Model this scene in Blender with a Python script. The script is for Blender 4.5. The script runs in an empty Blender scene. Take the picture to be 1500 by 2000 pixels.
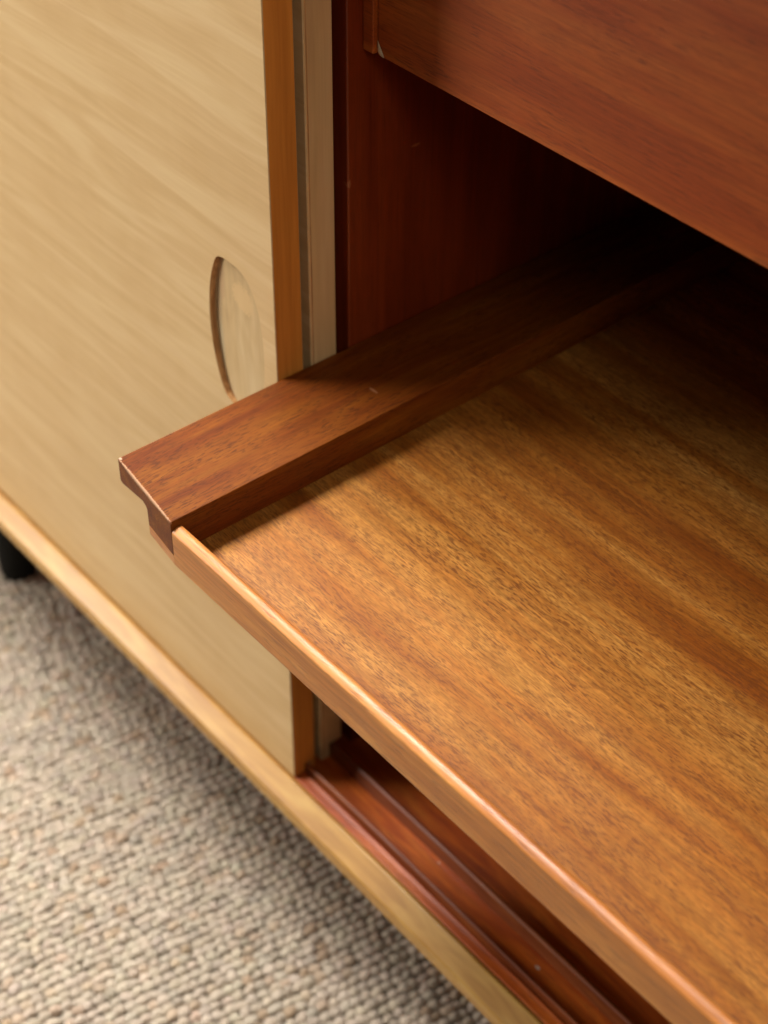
import bpy, bmesh, math, random
import numpy as np
from mathutils import Vector, Matrix
from mathutils.geometry import delaunay_2d_cdt

random.seed(7)
rng = np.random.default_rng(7)
S = bpy.context.scene
C = S.collection

# ------------------------------------------------------------------ camera
CAM = (0.59212, -0.42765, 0.87905)
YAW, PITCH, ROLL, FPX = 0.86489, -0.72058, 0.01071, 3255.54
fw = Vector((-math.sin(YAW) * math.cos(PITCH), math.cos(YAW) * math.cos(PITCH), math.sin(PITCH)))
rt = Vector((math.cos(YAW), math.sin(YAW), 0))
up = rt.cross(fw)
c_, s_ = math.cos(ROLL), math.sin(ROLL)
r2 = c_ * rt + s_ * up
u2 = -s_ * rt + c_ * up
cam_d = bpy.data.cameras.new("camera")
cam = bpy.data.objects.new("camera", cam_d)
C.objects.link(cam)
m = Matrix.Identity(4)
for i in range(3):
    m[i][0], m[i][1], m[i][2], m[i][3] = r2[i], u2[i], -fw[i], CAM[i]
cam.matrix_world = m
cam_d.sensor_fit = 'VERTICAL'
cam_d.sensor_height = 36.0
cam_d.lens = FPX / 2000 * 36.0
cam_d.clip_start = 0.02
cam_d.clip_end = 50
cam_d.dof.use_dof = True
cam_d.dof.focus_distance = 0.80
cam_d.dof.aperture_fstop = 7.0
S.camera = cam

# ------------------------------------------------------------------ world, lamps, exposure
W = bpy.data.worlds.new("World")
S.world = W
W.use_nodes = True
bg = W.node_tree.nodes["Background"]
bg.inputs[0].default_value = (1.0, 0.93, 0.85, 1)
bg.inputs[1].default_value = 0.018
S.view_settings.view_transform = 'Standard'
S.view_settings.look = 'None'
S.view_settings.exposure = 0.0
S.view_settings.gamma = 1.0


def area(name, loc, target, sx, sy, power, col):
    d = bpy.data.lights.new(name, 'AREA')
    d.shape = 'RECTANGLE'
    d.size, d.size_y = sx, sy
    d.energy = power
    d.color = col
    o = bpy.data.objects.new(name, d)
    C.objects.link(o)
    o.location = loc
    o.rotation_euler = (Vector(target) - Vector(loc)).to_track_quat('-Z', 'Y').to_euler()
    return o


area("window_light", (-0.72, -0.44, 2.10), (0.05, 0.0, 0.3), 0.5, 0.5, 36, (1.0, 0.95, 0.89))
area("low_window_light", (-1.50, -1.25, 0.88), (0.0, 0.0, 0.3), 0.7, 0.7, 32, (1.0, 0.95, 0.88))
gl = area("grazing_rug_light", (-0.85, 0.026, 2.25), (-0.26, -0.16, -0.15), 0.20, 0.8, 5.6, (1.0, 0.97, 0.93))  # added overhead lamp, spread narrowed to brighten the rug more than the tray
gl.data.spread = math.radians(46)
area("right_fill_light", (1.90, -0.64, 1.90), (0.0, 0.0, 0.3), 0.9, 0.9, 16, (1.0, 0.92, 0.82))  # unseen fill lamp, added to lift the door edges and tray lip

# ------------------------------------------------------------------ helpers
def link(name, me, mat=None, parent=None):
    o = bpy.data.objects.new(name, me)
    C.objects.link(o)
    if mat:
        me.materials.append(mat)
    if parent:
        o.parent = parent
    return o


def from_bm(name, bm, mat, parent=None, smooth=False, bevel=0.0, seg=2, angle=30):
    bmesh.ops.recalc_face_normals(bm, faces=bm.faces)
    me = bpy.data.meshes.new(name)
    bm.to_mesh(me)
    bm.free()
    if smooth:
        for p in me.polygons:
            p.use_smooth = True
    o = link(name, me, mat, parent)
    if bevel:
        b = o.modifiers.new("bevel", 'BEVEL')
        b.width = bevel
        b.segments = seg
        b.limit_method = 'ANGLE'
        b.angle_limit = math.radians(angle)
        b.harden_normals = False
        for p in me.polygons:
            p.use_smooth = True
        w = o.modifiers.new("normals", 'WEIGHTED_NORMAL')
        w.keep_sharp = True
    return o


def add_box(bm, x0, x1, y0, y1, z0, z1):
    v = [bm.verts.new((x, y, z)) for x in (x0, x1) for y in (y0, y1) for z in (z0, z1)]
    for f in ((0, 1, 3, 2), (4, 6, 7, 5), (0, 4, 5, 1), (2, 3, 7, 6), (0, 2, 6, 4), (1, 5, 7, 3)):
        bm.faces.new([v[i] for i in f])


def box(name, x0, x1, y0, y1, z0, z1, mat, parent=None, bevel=0.0008):
    bm = bmesh.new()
    add_box(bm, x0, x1, y0, y1, z0, z1)
    return from_bm(name, bm, mat, parent, bevel=bevel)


def prism_x(bm, prof, x0, x1, n=1):
    """closed (y,z) profile swept along X"""
    rings = []
    for k in range(n + 1):
        x = x0 + (x1 - x0) * k / n
        rings.append([bm.verts.new((x, y, z)) for y, z in prof])
    for a, b in zip(rings, rings[1:]):
        for i in range(len(prof)):
            j = (i + 1) % len(prof)
            bm.faces.new((a[i], a[j], b[j], b[i]))
    bm.faces.new(rings[0][::-1])
    bm.faces.new(rings[-1])


def tag(o, **k):
    for a, b in k.items():
        o[a] = b
    return o


# ------------------------------------------------------------------ materials
class NT:
    def __init__(self, name):
        self.m = bpy.data.materials.new(name)
        self.m.use_nodes = True
        self.t = self.m.node_tree
        self.b = self.t.nodes["Principled BSDF"]
        self.co = self.t.nodes.new("ShaderNodeTexCoord").outputs["Object"]

    def n(self, typ, **k):
        nd = self.t.nodes.new(typ)
        for a, v in k.items():
            setattr(nd, a, v)
        return nd

    def set(self, inp, v):
        if isinstance(v, bpy.types.NodeSocket):
            self.t.links.new(v, inp)
        else:
            inp.default_value = v

    def map(self, scale, loc=(0, 0, 0), rot=(0, 0, 0), src=None):
        nd = self.n("ShaderNodeMapping")
        self.set(nd.inputs[0], src or self.co)
        nd.inputs[1].default_value = loc
        nd.inputs[2].default_value = rot
        nd.inputs[3].default_value = scale
        return nd.outputs[0]

    def noise(self, vec, scale=1.0, detail=2.0, rough=0.5, dist=0.0):
        nd = self.n("ShaderNodeTexNoise")
        self.set(nd.inputs["Vector"], vec)
        nd.inputs["Scale"].default_value = scale
        nd.inputs["Detail"].default_value = detail
        nd.inputs["Roughness"].default_value = rough
        nd.inputs["Distortion"].default_value = dist
        return nd.outputs[0]

    def ramp(self, fac, stops, interp='LINEAR'):
        nd = self.n("ShaderNodeValToRGB")
        nd.color_ramp.interpolation = interp
        e = nd.color_ramp.elements
        while len(e) < len(stops):
            e.new(0.5)
        for el, (p, c) in zip(e, stops):
            el.position = p
            el.color = (c, c, c, 1) if isinstance(c, (int, float)) else (*c, 1)
        self.set(nd.inputs[0], fac)
        return nd.outputs[0]

    def mix(self, fac, a, b, mode='MIX'):
        nd = self.n("ShaderNodeMix", data_type='RGBA', blend_type=mode)
        self.set(nd.inputs[0], fac)
        for i, v in ((6, a), (7, b)):
            self.set(nd.inputs[i], (*v, 1) if isinstance(v, tuple) and len(v) == 3 else v)
        return nd.outputs[2]

    def math(self, op, a, b=None, c=None, clamp=False):
        nd = self.n("ShaderNodeMath", operation=op)
        nd.use_clamp = clamp
        for i, v in enumerate((a, b, c)):
            if v is not None:
                self.set(nd.inputs[i], v)
        return nd.outputs[0]

    def bump(self, h, strength, dist):
        nd = self.n("ShaderNodeBump")
        nd.inputs["Strength"].default_value = strength
        nd.inputs["Distance"].default_value = dist
        self.set(nd.inputs["Height"], h)
        return nd.outputs[0]


def axes(axis, a, c):
    return tuple(a if k == axis else c for k in 'XYZ')


def wood(name, dark, mid, light, axis='X', band=40, band_len=2.0, fibre=700, fibre_amt=0.25,
         pore=None, pore_amt=0.5, pore_scale=(70, 1500), rough=0.35, coat=0.35, coat_rough=0.18,
         mottle=0.2, mottle_scale=(45, 210), fibre_len=14, pore_thr=(0.57, 0.66), pore_min=0.25, bump=0.12, marks=(), off=(0, 0, 0), dist=0.6, ramp=(0.36, 0.5, 0.64), tilt=0.0, curl=0.0, spec=0.5):
    t = NT(name)
    src = t.map((1, 1, 1), loc=off, rot=(0, 0, tilt))
    # slow waviness of the grain
    wv = t.noise(t.map(axes(axis, 5, 9), src=src), detail=1.0)
    vm = t.n("ShaderNodeVectorMath", operation='ADD')
    t.set(vm.inputs[0], src)
    comb = t.n("ShaderNodeCombineXYZ")
    w2 = t.math('MULTIPLY', t.math('SUBTRACT', wv, 0.5), 0.012)
    for k, i in (('X', 0), ('Y', 1), ('Z', 2)):
        if k != axis:
            t.set(comb.inputs[i], w2)
    t.set(vm.inputs[1], comb.outputs[0])
    src = vm.outputs[0]
    rib = t.noise(t.map(axes(axis, band_len, band), src=src), detail=2.5, rough=0.55, dist=dist)
    col = t.ramp(rib, [(ramp[0], dark), (ramp[1], mid), (ramp[2], light)])
    if mottle:
        mo = t.noise(t.map(axes(axis, *mottle_scale), src=src), detail=2.5, rough=0.6)
        col = t.mix(t.math('MULTIPLY', t.ramp(mo, [(0.42, 0.0), (0.62, 1.0)]), mottle), col, dark)
    if curl:
        cu = t.noise(t.map(axes(axis, 38, 14), src=src), detail=2.0, dist=0.8)
        col = t.mix(t.math('MULTIPLY', t.ramp(cu, [(0.35, 0.0), (0.65, 1.0)]), curl), col, light)
    fi = t.noise(t.map(axes(axis, fibre_len, fibre), src=src), detail=3.0, rough=0.6)
    col = t.mix(fibre_amt, col, t.ramp(fi, [(0.3, 0.12), (0.7, 0.88)]), 'OVERLAY')
    h = fi
    if pore:
        po = t.noise(t.map(axes(axis, *pore_scale), src=src), detail=1.5, rough=0.6)
        pm = t.ramp(po, [(pore_thr[0], 0.0), (pore_thr[1], 1.0)])
        cl = t.ramp(t.noise(t.map(axes(axis, 25, 90), src=src), detail=2.0), [(0.35, pore_min), (0.6, 1.0)])
        pm = t.math('MULTIPLY', pm, cl)
        col = t.mix(t.math('MULTIPLY', pm, pore_amt), col, pore)
        h = t.math('SUBTRACT', fi, pm)
    for (cx, cy, cz), (ax, ay, az), mc, *ro in marks:
        d = t.n("ShaderNodeVectorMath", operation='LENGTH')
        p0 = t.map((1, 1, 1), loc=(-cx, -cy, -cz))
        mp = t.map((1 / ax, 1 / ay, 1 / az), src=t.map((1, 1, 1), rot=(0, 0, math.radians(ro[0] if ro else 0)), src=p0))
        t.set(d.inputs[0], mp)
        wob = t.math('ADD', d.outputs['Value'], t.math('MULTIPLY', t.math('SUBTRACT', t.noise(t.co, 900, 2), 0.5), 1.2))
        col = t.mix(t.ramp(wob, [(0.75, 0.85), (1.0, 0.0)]), col, mc)
    t.set(t.b.inputs["Base Color"], col)
    rr = t.noise(t.map(axes(axis, 12, 30), src=src), detail=3)
    t.set(t.b.inputs["Roughness"], t.math('MULTIPLY_ADD', rr, 0.16, rough - 0.08))
    t.b.inputs["Specular IOR Level"].default_value = spec
    t.b.inputs["Coat Weight"].default_value = coat
    t.b.inputs["Coat Roughness"].default_value = coat_rough
    t.set(t.b.inputs["Normal"], t.bump(h, bump, 0.0003))
    return t.m


MAPLE = wood("pale_maple_veneer", (0.57, 0.372, 0.168), (0.605, 0.405, 0.190), (0.65, 0.456, 0.228), 'X', band=75, band_len=7,
             fibre=420, fibre_amt=0.06, rough=0.45, coat=0.10, coat_rough=0.3, mottle=0.06, dist=0.9, curl=0.24, spec=0.35)
PULL = wood("worn_maple", (0.48, 0.325, 0.155), (0.54, 0.375, 0.185), (0.59, 0.43, 0.23), 'Z', band=55, band_len=14,
            fibre=300, fibre_amt=0.08, rough=0.55, coat=0.0, mottle=0.15, spec=0.25,
            marks=(((-0.0545, 0.003, 0.372), (0.006, 0.02, 0.016), (0.48, 0.31, 0.16)),
                   ((-0.0570, 0.003, 0.352), (0.0035, 0.02, 0.022), (0.40, 0.28, 0.15)),
                   ((-0.0565, 0.003, 0.325), (0.0028, 0.02, 0.020), (0.46, 0.36, 0.21)),
                   ((-0.030, 0.003, 0.371), (0.012, 0.02, 0.010), (0.62, 0.42, 0.20))))
PULL_WALL = wood("cut_edge_wood", (0.34, 0.16, 0.055), (0.46, 0.23, 0.085), (0.54, 0.31, 0.13), 'Z', band=400, band_len=20,
                 fibre=600, fibre_amt=0.3, rough=0.6, coat=0.0, spec=0.2)
LIPPING = wood("amber_edge_lipping", (0.56, 0.20, 0.030), (0.64, 0.24, 0.038), (0.68, 0.27, 0.047), 'Z', band=60, band_len=4,
               fibre=500, fibre_amt=0.12, rough=0.45, coat=0.1, mottle=0.15, spec=0.3)
EDGE2 = wood("pale_edge_lipping", (0.54, 0.33, 0.14), (0.62, 0.39, 0.17), (0.67, 0.43, 0.20), 'Z', band=60, band_len=4,
             fibre=500, fibre_amt=0.1, rough=0.5, coat=0.05, mottle=0.1, spec=0.3)
RAILW = wood("honey_varnished_wood", (0.385, 0.182, 0.033), (0.475, 0.248, 0.051), (0.53, 0.302, 0.070), 'X', band=90, band_len=12,
             fibre=500, fibre_amt=0.10, rough=0.36, coat=0.25, coat_rough=0.25, mottle=0.3, dist=1.2)
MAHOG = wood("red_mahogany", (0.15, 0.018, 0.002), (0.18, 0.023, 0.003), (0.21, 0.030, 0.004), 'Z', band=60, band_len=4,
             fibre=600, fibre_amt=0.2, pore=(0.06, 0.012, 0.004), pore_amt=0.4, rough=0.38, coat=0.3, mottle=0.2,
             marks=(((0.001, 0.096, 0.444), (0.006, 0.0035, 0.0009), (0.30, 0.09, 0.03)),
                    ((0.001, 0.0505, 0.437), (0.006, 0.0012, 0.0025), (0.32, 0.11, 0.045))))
MAHOGX = wood("red_mahogany_rail", (0.30, 0.048, 0.004), (0.43, 0.086, 0.007), (0.52, 0.130, 0.012), 'X', band=120, band_len=14,
              fibre=600, fibre_amt=0.25, pore=(0.06, 0.012, 0.004), pore_amt=0.5, rough=0.46, coat=0.06, coat_rough=0.25, mottle=0.4,
              marks=(((0.212, 0.0235, 0.0), (0.0022, 0.0012, 0.005), (0.5, 0.45, 0.38)),
                     ((0.115, 0.029, 0.0), (0.001, 0.0008, 0.005), (0.6, 0.5, 0.4))))
TRACKW = wood("worn_mahogany_track", (0.15, 0.030, 0.006), (0.215, 0.048, 0.010), (0.28, 0.075, 0.017), 'X', band=150, band_len=14,
              fibre=600, fibre_amt=0.3, rough=0.40, coat=0.25, coat_rough=0.25, mottle=0.35, bump=0.4)
FLANGEW = wood("mahogany_runner_wood", (0.130, 0.025, 0.0014), (0.172, 0.042, 0.0024), (0.215, 0.064, 0.0044), 'Y', band=70, band_len=7,
               fibre=800, fibre_amt=0.25, pore=(0.05, 0.011, 0.002), pore_amt=0.7, pore_scale=(170, 1300), pore_thr=(0.53, 0.63), rough=0.5, coat=0.03, spec=0.2,
               coat_rough=0.25, mottle=0.3, fibre_len=30,
               marks=(((0.041, 0.0335, 0.3353), (0.0036, 0.0010, 0.005), (0.30, 0.12, 0.05)),
                      ((0.003, -0.1035, 0.3353), (0.0016, 0.0008, 0.003), (0.6, 0.45, 0.32)),
                      ((0.031, -0.1078, 0.3353), (0.034, 0.00085, 0.0022), (0.42, 0.24, 0.13), 7.3),
                      ((0.002, -0.075, 0.3353), (0.0007, 0.040, 0.0015), (0.36, 0.19, 0.09))))
LIPW = wood("mahogany_lip_wood", (0.45, 0.150, 0.026), (0.55, 0.203, 0.040), (0.61, 0.25, 0.054), 'X', band=160, band_len=9,
            fibre=500, fibre_len=30, fibre_amt=0.25, pore=(0.20, 0.055, 0.011), pore_amt=0.6, pore_scale=(75, 1000), rough=0.46, coat=0.26,
            coat_rough=0.28, mottle=0.3, bump=0.5)
TRAYW = wood("striped_sapele_veneer", (0.255, 0.067, 0.006), (0.405, 0.147, 0.019), (0.51, 0.224, 0.042), 'X', band=40, band_len=2.4,
             fibre=620, fibre_len=26, fibre_amt=0.32, pore=(0.14, 0.038, 0.007), pore_amt=0.74, pore_scale=(210, 1450), pore_thr=(0.49, 0.60), pore_min=0.55,
             rough=0.40, coat=0.26, coat_rough=0.30, mottle=0.38, mottle_scale=(130, 330), dist=0.5, ramp=(0.36, 0.49, 0.62))
DRAWERW = wood("drawer_mahogany_veneer", (0.29, 0.050, 0.006), (0.35, 0.072, 0.009), (0.40, 0.098, 0.014), 'X', band=50, band_len=4,
               fibre=800, fibre_len=22, fibre_amt=0.25, pore=(0.10, 0.018, 0.004), pore_amt=0.55, pore_scale=(110, 1700), pore_thr=(0.54, 0.64), rough=0.5,
               coat=0.08, mottle=0.25, mottle_scale=(60, 240), spec=0.3)
CHIP = wood("bare_chipped_wood", (0.45, 0.36, 0.22), (0.55, 0.45, 0.3), (0.6, 0.5, 0.35), 'X', rough=0.7, coat=0)


def plain(name, col, rough, noise_amt=0.15, scale=200):
    t = NT(name)
    nz = t.noise(t.co, scale, 3)
    t.set(t.b.inputs["Base Color"], t.mix(t.math('MULTIPLY', nz, noise_amt), col, tuple(c * 0.4 for c in col)))
    t.b.inputs["Roughness"].default_value = rough
    t.b.inputs["Specular IOR Level"].default_value = 0.15
    return t.m


BLACK = plain("black_satin_metal", (0.003, 0.003, 0.002), 0.6)
FLOORM = plain("grey_floor", (0.16, 0.14, 0.12), 0.7, 0.4, 6)
BACKING = plain("rug_backing", (0.28, 0.23, 0.175), 1.0, 0.6, 400)

t = NT("wool_yarn")
at = t.n("ShaderNodeAttribute", attribute_name="yarn")
fz = t.noise(t.co, 1400, 3, 0.7)
t.set(t.b.inputs["Base Color"], t.mix(0.35, at.outputs["Color"], t.ramp(fz, [(0.3, 0.25), (0.7, 0.75)]), 'OVERLAY'))
t.b.inputs["Roughness"].default_value = 0.95
t.b.inputs["Specular IOR Level"].default_value = 0.1
t.b.inputs["Sheen Weight"].default_value = 0.2
t.set(t.b.inputs["Normal"], t.bump(t.noise(t.co, 1100, 3, 0.7), 0.6, 0.001))
YARN = t.m

# ------------------------------------------------------------------ dimensions (metres; door face y=0, door's free edge x=0, its foot z=0)
XL, XR = -0.52, 0.68            # carcass ends
YB = 0.42                       # back
ZT = 0.70                       # top of carcass
ZRUG = -0.150

# floor
bm = bmesh.new()
add_box(bm, -4, 4, -4, 4, ZRUG - 0.03, ZRUG - 0.012)
tag(from_bm("floor", bm, FLOORM), kind="structure")

# ------------------------------------------------------------------ sideboard
sb = bpy.data.objects.new("sideboard", None)
C.objects.link(sb)
tag(sb, label="vintage wooden sideboard with pale sliding doors, red mahogany interior and black legs", category="sideboard")
sb.location = (0, 0, 0)

# front rail (honey wood) with a rounded front
rail = [(-0.0154, -0.0195), (-0.0160, -0.0189), (-0.0160, -0.0098), (-0.0157, -0.0086), (-0.0148, -0.0076), (-0.0040, -0.0006), (-0.0030, -0.0001),
        (-0.0022, -0.0001), (-0.0014, -0.0005), (0.0002, -0.0014), (0.0002, -0.0195)]
bm = bmesh.new()
prism_x(bm, rail, XL, XR, 1)
from_bm("front_rail", bm, RAILW, sb, bevel=0.0003, angle=15)

# bottom board with door tracks
bot = [(0.0005, -0.0195), (0.0005, -0.0012), (0.0012, -0.0008), (0.0050, -0.0006), (0.0066, 0.0000), (0.0078, 0.0006), (0.0086, 0.0002),
       (0.0092, -0.0008), (YB, -0.0008), (YB, -0.0195)]
bm = bmesh.new()
prism_x(bm, bot, XL, XR, 1)
from_bm("bottom_board", bm, MAHOGX, sb, bevel=0.0003, angle=20)


def track(y0, y1, h, name="door_track"):
    n = 5
    pr = [(y0, -0.0006), (y0 + 0.0006, h * 0.55)]
    for k in range(n + 1):
        a = math.pi - math.pi * k / n
        cy, ry = (y0 + 0.0008 + y1 - 0.0008) / 2, (y1 - y0 - 0.0016) / 2
        pr.append((cy + ry * math.cos(a), h - min(ry, h * 0.35) * (1 - math.sin(a))))
    pr += [(y1 - 0.0006, h * 0.55), (y1, -0.0006)]
    bm = bmesh.new()
    prism_x(bm, pr, XL, XR, 1)
    return from_bm(name, bm, TRACKW, sb, bevel=0.0002, angle=25)


track(0.0093, 0.0137, 0.0060)
track(0.0310, 0.0372, 0.0105)

# carcass
box("end_panel", XL - 0.02, XL, -0.016, YB, -0.0195, ZT, RAILW, sb)
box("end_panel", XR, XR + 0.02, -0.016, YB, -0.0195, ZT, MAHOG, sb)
box("top_board", XL - 0.02, XR + 0.02, -0.016, YB, ZT, ZT + 0.02, RAILW, sb)
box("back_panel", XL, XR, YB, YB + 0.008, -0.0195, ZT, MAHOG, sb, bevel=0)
PX, PY = 0.0008, 0.0495
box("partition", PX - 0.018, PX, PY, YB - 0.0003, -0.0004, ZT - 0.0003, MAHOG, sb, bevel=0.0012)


def leg(x, y):
    bm = bmesh.new()
    n = 28
    prof = [(0.0, ZRUG - 0.004), (0.0120, ZRUG - 0.004), (0.0155, ZRUG - 0.001), (0.0170, ZRUG + 0.004), (0.0172, ZRUG + 0.012), (0.0175, -0.0200), (0.0, -0.0200)]
    rings = []
    for r, z in prof:
        if r == 0:
            rings.append([bm.verts.new((x, y, z))])
        else:
            rings.append([bm.verts.new((x + r * math.cos(2 * math.pi * k / n), y + r * math.sin(2 * math.pi * k / n), z)) for k in range(n)])
    for a, b in zip(rings, rings[1:]):
        for k in range(n):
            j = (k + 1) % n
            if len(a) == 1:
                bm.faces.new((a[0], b[j], b[k]))
            elif len(b) == 1:
                bm.faces.new((a[k], a[j], b[0]))
            else:
                bm.faces.new((a[k], a[j], b[j], b[k]))
    return from_bm("leg", bm, BLACK, sb, smooth=True)


for lx in (-0.4485, 0.60):
    for ly in (0.030, 0.36):
        leg(lx, ly)

# ---- sliding doors
DT = 0.018


def door_body(bm, y0, y1, notch, x0, x1, z1, front=True):
    a, b, h = notch
    c = 0.0005
    pr = [(y0, 0.0), (a, 0.0), (a, h), (b, h)]
    if b < y1 - 0.0005:
        pr += [(b, 0.0), (y1, 0.0)]
    pr += [(y1, z1), (y0, z1)]
    sh = [(y + c if abs(y - y0) < 1e-9 else (y - c if abs(y - y1) < 1e-9 else y), z) for y, z in pr]
    R0 = [bm.verts.new((x0, y, z)) for y, z in pr]
    R1 = [bm.verts.new((x1 - c, y, z)) for y, z in pr]
    R2 = [bm.verts.new((x1, y, z)) for y, z in sh]
    n = len(pr)
    for A, B, last in ((R0, R1, False), (R1, R2, True)):
        for i in range(n):
            j = (i + 1) % n
            if i == n - 1 and not last and not front:
                continue
            bm.faces.new((A[i], A[j], B[j], B[i]))
    bm.faces.new(R0[::-1])
    return R2


# front door, its face cut open for the finger pull
DX0, DZ1 = XL + 0.002, 0.655
left = [(-0.0440, 0.2925), (-0.0504, 0.2952), (-0.0551, 0.3034), (-0.0596, 0.3190), (-0.0619, 0.3370), (-0.0614, 0.3545), (-0.0588, 0.3700), (-0.0541, 0.3836), (-0.0504, 0.3885), (-0.0455, 0.3900)]
right = [(-0.0400, 0.2928), (-0.0300, 0.2945), (-0.0190, 0.3035), (-0.0135, 0.3190), (-0.0118, 0.3370), (-0.0124, 0.3545), (-0.0150, 0.3700), (-0.0215, 0.3830), (-0.0300, 0.3890), (-0.0400, 0.3903)]


def resample(pts, n):
    p = np.array(pts)
    # Catmull-Rom
    out = []
    q = np.vstack([2 * p[0] - p[1], p, 2 * p[-1] - p[-2]])
    m_ = 12
    for i in range(1, len(q) - 2):
        for k in range(m_):
            u = k / m_
            out.append(0.5 * ((2 * q[i]) + (-q[i - 1] + q[i + 1]) * u + (2 * q[i - 1] - 5 * q[i] + 4 * q[i + 1] - q[i + 2]) * u * u + (-q[i - 1] + 3 * q[i] - 3 * q[i + 1] + q[i + 2]) * u ** 3))
    out.append(p[-1])
    out = np.array(out)
    s = np.r_[0, np.cumsum(np.hypot(*np.diff(out, axis=0).T))]
    u = np.linspace(0, s[-1], n)
    return np.c_[np.interp(u, s, out[:, 0]), np.interp(u, s, out[:, 1])]


NR, NC = 48, 14
Lp, Rp = resample(left, NR), resample(right, NR)
outline = [tuple(v) for v in Lp] + [tuple(v) for v in Rp[::-1]]
bm = bmesh.new()
rect = [(DX0, 0.0), (-0.0005, 0.0), (-0.0005, DZ1), (DX0, DZ1)]
pts = [Vector(v) for v in rect + outline]
ed = [(i, (i + 1) % 4) for i in range(4)] + [(4 + i, 4 + (i + 1) % len(outline)) for i in range(len(outline))]
vv, ee, ff, *_ = delaunay_2d_cdt(pts, ed, [], 0, 1e-7)
poly = np.array(outline)


def inside(p):
    x, z = p
    r = False
    for i in range(len(poly)):
        (x1, z1), (x2, z2) = poly[i - 1], poly[i]
        if (z1 > z) != (z2 > z) and x < (x2 - x1) * (z - z1) / (z2 - z1) + x1:
            r = not r
    return r


bv = [bm.verts.new((v.x, 0.0, v.y)) for v in vv]
for f in ff:
    cx = sum((vv[i] for i in f), Vector((0, 0))) / len(f)
    if not inside(cx):
        bm.faces.new([bv[i] for i in f])
end = door_body(bm, 0.0, DT, (0.0088, 0.0143, 0.0072), DX0, 0.0, DZ1, front=False)
bm.faces.new(end)
bmesh.ops.remove_doubles(bm, verts=bm.verts, dist=1e-6)
door1 = from_bm("sliding_door", bm, MAPLE, sb)
tag(door1, label="front sliding door of pale maple with a scooped finger pull")
door1.data.materials.append(LIPPING)
for p in door1.data.polygons:
    if p.normal.x > 0.9:
        p.material_index = 1
# scoop floor and wall
DEPTH = 0.0040
bm = bmesh.new()
fl = []
for i in range(NR):
    row = []
    for j in range(NC + 1):
        u = j / NC
        q = Lp[i] * (1 - u) + Rp[i] * u
        full = (q[0] - Lp[i][0]) / 0.048
        dpt = DEPTH * max(0.0, 1 - u) ** 1.15 * (1 - 0.25 * u)
        edge = 1.0
        row.append(bm.verts.new((q[0], dpt, q[1])))
    fl.append(row)
for i in range(NR - 1):
    for j in range(NC):
        bm.faces.new((fl[i][j], fl[i][j + 1], fl[i + 1][j + 1], fl[i + 1][j]))
from_bm("finger_pull", bm, PULL, door1, smooth=True)
bm = bmesh.new()
path = [(Rp[0] * (j / NC) + Lp[0] * (1 - j / NC), DEPTH * (1 - j / NC) ** 1.15 * (1 - 0.25 * j / NC)) for j in range(NC, 0, -1)]
path += [(Lp[i], DEPTH) for i in range(NR)]
path += [(Rp[-1] * (j / NC) + Lp[-1] * (1 - j / NC), DEPTH * (1 - j / NC) ** 1.15 * (1 - 0.25 * j / NC)) for j in range(1, NC + 1)]
prev = None
for q, dp in path:
    a = bm.verts.new((q[0], 0.0, q[1]))
    b = bm.verts.new((q[0], dp + 1e-6, q[1]))
    if prev:
        bm.faces.new((prev[0], a, b, prev[1]))
    prev = (a, b)
from_bm("pull_rim", bm, PULL_WALL, door1, smooth=True)

# rear door
Y2, Y2B = 0.0234, 0.0412
bm = bmesh.new()
end = door_body(bm, Y2, Y2B, (0.0303, Y2B, 0.0120), DX0, 0.0, DZ1)
bm.faces.new(end)
door2 = from_bm("sliding_door", bm, MAPLE, sb)
tag(door2, label="rear sliding door showing only its dull beige edge")
door2.data.materials.append(EDGE2)
for p in door2.data.polygons:
    if p.normal.x > 0.9:
        p.material_index = 1
box("edge_line", -0.0002, 0.0003, Y2 + 0.0013, Y2 + 0.0019, 0.0010, DZ1 - 0.001, PULL_WALL, door2, bevel=0)

# ---- upper drawer
ZU = 0.5089
YU = PY + 0.012
bm = bmesh.new()
add_box(bm, 0.0098, XR - 0.012, YU, YU + 0.016, ZU, ZT - 0.006)
dr = from_bm("drawer", bm, DRAWERW, sb, bevel=0.0006)
tag(dr, label="upper drawer with a plain red mahogany front")
box("drawer_side", PX + 0.0004, 0.0092, YU - 0.0025, YB - 0.04, ZU + 0.0006, ZT - 0.008, DRAWERW, dr)
box("drawer_side", XR - 0.0115, XR - 0.0035, YU - 0.0025, YB - 0.04, ZU + 0.0006, ZT - 0.008, DRAWERW, dr)
box("drawer_bottom", 0.0098, XR - 0.012, YU + 0.0165, YB - 0.04, ZU + 0.004, ZU + 0.010, MAHOG, dr, bevel=0)
# chip at the joint
bm = bmesh.new()
cp = [(0.0101, 0.5170), (0.0125, 0.5135), (0.0146, 0.5105), (0.0152, 0.5091), (0.0122, 0.5093), (0.0102, 0.5110)]
lo = [bm.verts.new((x, YU - 0.0003, z)) for x, z in cp]
ct = bm.verts.new((0.0122, YU - 0.0008, 0.5118))
for i in range(len(lo)):
    bm.faces.new((lo[i], lo[(i + 1) % len(lo)], ct))
from_bm("chip", bm, CHIP, dr)

# ---- pull-out tray
XF, WF, ZF = 0.002, 0.0584, 0.33534
XI = XF + WF
YF = -0.1119
SL = 0.1288
ZTR = 0.3106
YT = -0.1055
bm = bmesh.new()
add_box(bm, XI - 0.004, XR - 0.0564, YT - 0.0015, YB - 0.03, ZTR - 0.004, ZTR)
tray = from_bm("pull_out_tray", bm, TRAYW, sb)
tag(tray, label="pull-out tray drawn forward past the doors, with striped veneer base")


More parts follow.
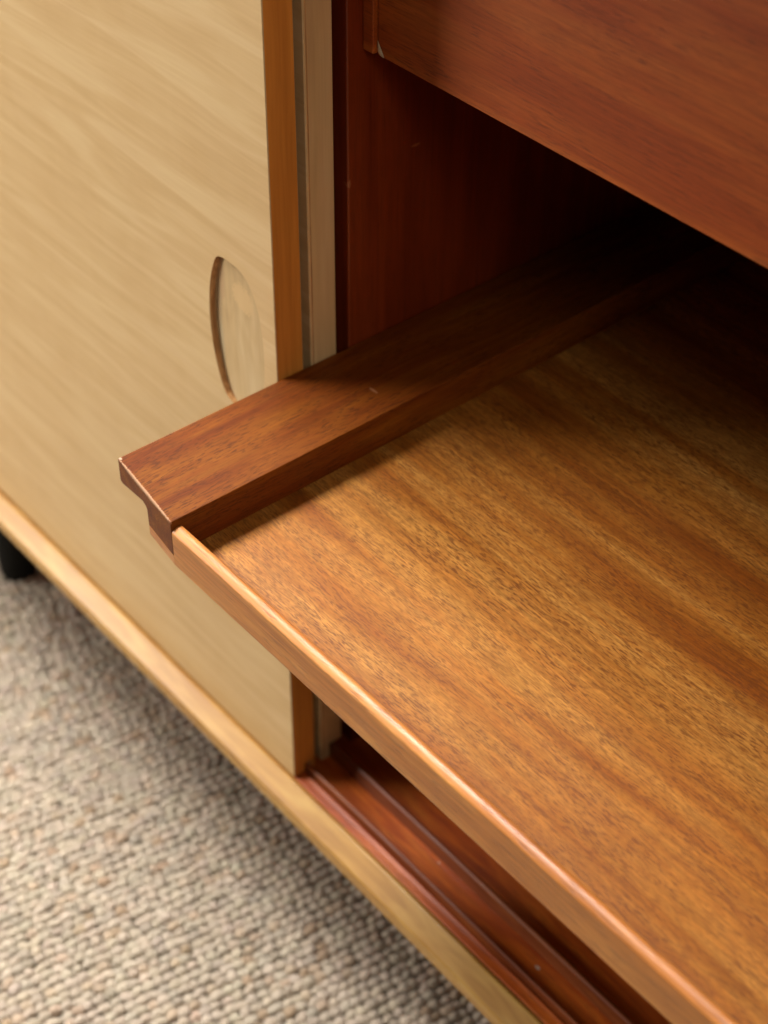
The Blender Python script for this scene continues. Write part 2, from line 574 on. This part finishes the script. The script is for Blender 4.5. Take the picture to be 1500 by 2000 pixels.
def runner(mirror):
    prof = [(0.0020, ZF), (XI, ZF), (XI, 0.3132), (0.0330, 0.3132), (0.0328, 0.3235), (0.0316, 0.3248), (0.0285, 0.3257), (0.0050, 0.3200), (0.0026, 0.3204), (0.0020, 0.3216)]
    bm = bmesh.new()
    rings = []
    for back in (0, 1):
        ring = []
        for x, z in prof:
            y = YB - 0.03 if back else YF + SL * (XI - x)
            if not back and z < 0.31:
                pass
            ring.append(bm.verts.new((x if not mirror else XR + 0.0024 - x - 0.0004, y, z)))
        rings.append(ring)
    n = len(prof)
    for i in range(n):
        j = (i + 1) % n
        bm.faces.new((rings[0][i], rings[0][j], rings[1][j], rings[1][i]))
    bm.faces.new(rings[0][::-1])
    bm.faces.new(rings[1])
    return from_bm("side_runner", bm, FLANGEW, tray, bevel=0.0007, seg=3, angle=25)


runner(False)
runner(True)

# bull-nosed front lip
prof = [(YF, 0.3074), (YF + 0.0002, 0.3068), (YF + 0.0008, 0.3064), (YT, 0.3064)]
ZC = 0.3310                      # crest


def arc(cy, cz, ry, rz, a0, a1, n):
    return [(cy + ry * math.cos(math.radians(a0 + (a1 - a0) * k / n)), cz + rz * math.sin(math.radians(a0 + (a1 - a0) * k / n))) for k in range(n + 1)]


HW = (YT - YF) / 2
nose = [(0.0, 0.0)]
turns = [(90, 50, 0.0013), (50, 16, 0.0030), (16, -20, 0.0017), (-20, -90, 0.0016)]   # slope of the surface along the nose
for t0, t1, ln in turns:
    for k in range(8):
        a_ = math.radians(t0 + (t1 - t0) * (k + 0.5) / 8)
        nose.append((nose[-1][0] + ln / 8 * math.cos(a_), nose[-1][1] + ln / 8 * math.sin(a_)))
nose = np.array(nose)
nose[:, 0] *= (YT - YF) / nose[-1, 0]
nose[:, 1] += ZC - nose[:, 1].max()
prof += [(YF + y, z) for y, z in nose[::-1]]
bm = bmesh.new()
prism_x(bm, prof, XI + 0.0003, XR - 0.0586, 1)
q = [bm.verts.new((x, y, z)) for x in (0.0334, XI + 0.0001) for y, z in
     ((YF + SL * (XI - x) + 0.0001, 0.3130), (YF + SL * (XI - x) + 0.0001, 0.3072), (YF + SL * (XI - x) + 0.0008, 0.3064), (YT, 0.3064), (YT, 0.3130))]
for i in range(5):
    bm.faces.new((q[i], q[(i + 1) % 5], q[5 + (i + 1) % 5], q[5 + i]))
bm.faces.new(q[:5][::-1])
bm.faces.new(q[5:])
lip = from_bm("front_lip", bm, LIPW, tray, smooth=True)
for p_ in lip.data.polygons:
    if abs(p_.normal.y) > 0.985 or abs(p_.normal.x) > 0.9 or p_.normal.z < -0.9:
        p_.use_smooth = False
sm = lip.modifiers.new("split", 'EDGE_SPLIT')
sm.split_angle = math.radians(40)

# ------------------------------------------------------------------ rug
rug = bpy.data.objects.new("rug", None)
C.objects.link(rug)
rug.location = (0, 0, ZRUG)
tag(rug, label="chunky beige wool loop rug on the floor under the sideboard", category="rug")
bm = bmesh.new()
add_box(bm, -1.6, 1.3, -1.1, 0.9, -0.0115, -0.0058)
from_bm("backing", bm, BACKING, rug)
TH = math.radians(80.7) 
ca, sa = math.cos(TH), math.sin(TH)
da, dc = 0.0084, 0.0076
loops = []
for i in range(-150, 150):
    ph = da * (0.28 * math.sin(i * 0.9) + 0.12 * (i % 2)) + rng.normal(0, 0.0005)
    for j in range(-140, 140):
        u = j * da + ph + rng.normal(0, 0.0007)
        v = i * dc + rng.normal(0, 0.0004) + 0.0008 * math.sin(u * 23 + i * 0.05)
        x, y = u * ca - v * sa - 0.1, u * sa + v * ca - 0.2
        if -0.80 < x < 0.62 and -0.62 < y < 0.20:
            loops.append((x, y))
loops = np.array(loops)
N = len(loops)
seg = 8
tpl = [(0, 0, 1.0)]
for r, z in ((0.55, 0.83), (0.9, 0.42), (1.0, -0.25)):
    for k in range(seg):
        a = 2 * math.pi * k / seg
        tpl.append((r * math.cos(a), r * math.sin(a), z))
tpl = np.array(tpl)
faces = [(0, 1 + k, 1 + (k + 1) % seg) for k in range(seg)]
quads = []
for rr in range(2):
    for k in range(seg):
        a, b = 1 + rr * seg + k, 1 + rr * seg + (k + 1) % seg
        quads.append((a, a + seg, b + seg, b))
ang = TH + rng.normal(0, 0.20, N)
la = rng.normal(0.0057, 0.0006, N)
lc = rng.normal(0.0039, 0.0003, N)
lh = rng.normal(0.0038, 0.0005, N)
lz = rng.normal(-0.0038, 0.0005, N)
wob = 1 + rng.normal(0, 0.10, (N, len(tpl), 1))
P = tpl[None] * wob
px = P[..., 0] * la[:, None]
py = P[..., 1] * lc[:, None]
V = np.empty((N, len(tpl), 3))
V[..., 0] = loops[:, 0, None] + px * np.cos(ang)[:, None] - py * np.sin(ang)[:, None]
V[..., 1] = loops[:, 1, None] + px * np.sin(ang)[:, None] + py * np.cos(ang)[:, None]
V[..., 2] = lz[:, None] + P[..., 2] * lh[:, None]
nv = len(tpl)
tri = np.array(faces)
qd = np.array(quads)
base = (np.arange(N) * nv)[:, None, None]
T = (tri[None] + base).reshape(-1, 3)
Q = (qd[None] + base).reshape(-1, 4)
me = bpy.data.meshes.new("yarn_loops")
me.vertices.add(N * nv)
me.vertices.foreach_set("co", V.reshape(-1).astype(np.float32))
li = np.concatenate([T.reshape(-1), Q.reshape(-1)])
me.loops.add(len(li))
me.loops.foreach_set("vertex_index", li.astype(np.int32))
starts = np.concatenate([np.arange(len(T)) * 3, len(T) * 3 + np.arange(len(Q)) * 4])
me.polygons.add(len(starts))
me.polygons.foreach_set("loop_start", starts.astype(np.int32))
me.polygons.foreach_set("use_smooth", np.ones(len(starts), dtype=bool))
me.update(calc_edges=True)
basec = np.array([0.445, 0.374, 0.290])
k = rng.random(N)
col = basec[None] * rng.normal(1.0, 0.05, (N, 1)) * (1 + rng.normal(0, 0.013, (N, 3)))
col[k < 0.03] *= np.array([0.80, 0.70, 0.60])
col[(k > 0.05) & (k < 0.12)] *= np.array([1.0, 0.92, 0.86])
col[(k > 0.12) & (k < 0.2)] *= np.array([0.85, 0.86, 0.88])
col[(k > 0.2) & (k < 0.3)] *= 1.13
attr = me.color_attributes.new("yarn", 'FLOAT_COLOR', 'POINT')
cc = np.ones((N, nv, 4))
cc[..., :3] = np.clip(col, 0, 0.9)[:, None]
attr.data.foreach_set("color", cc.reshape(-1).astype(np.float32))
pile = link("yarn_loops", me, YARN, rug)
tag(pile, kind="stuff")
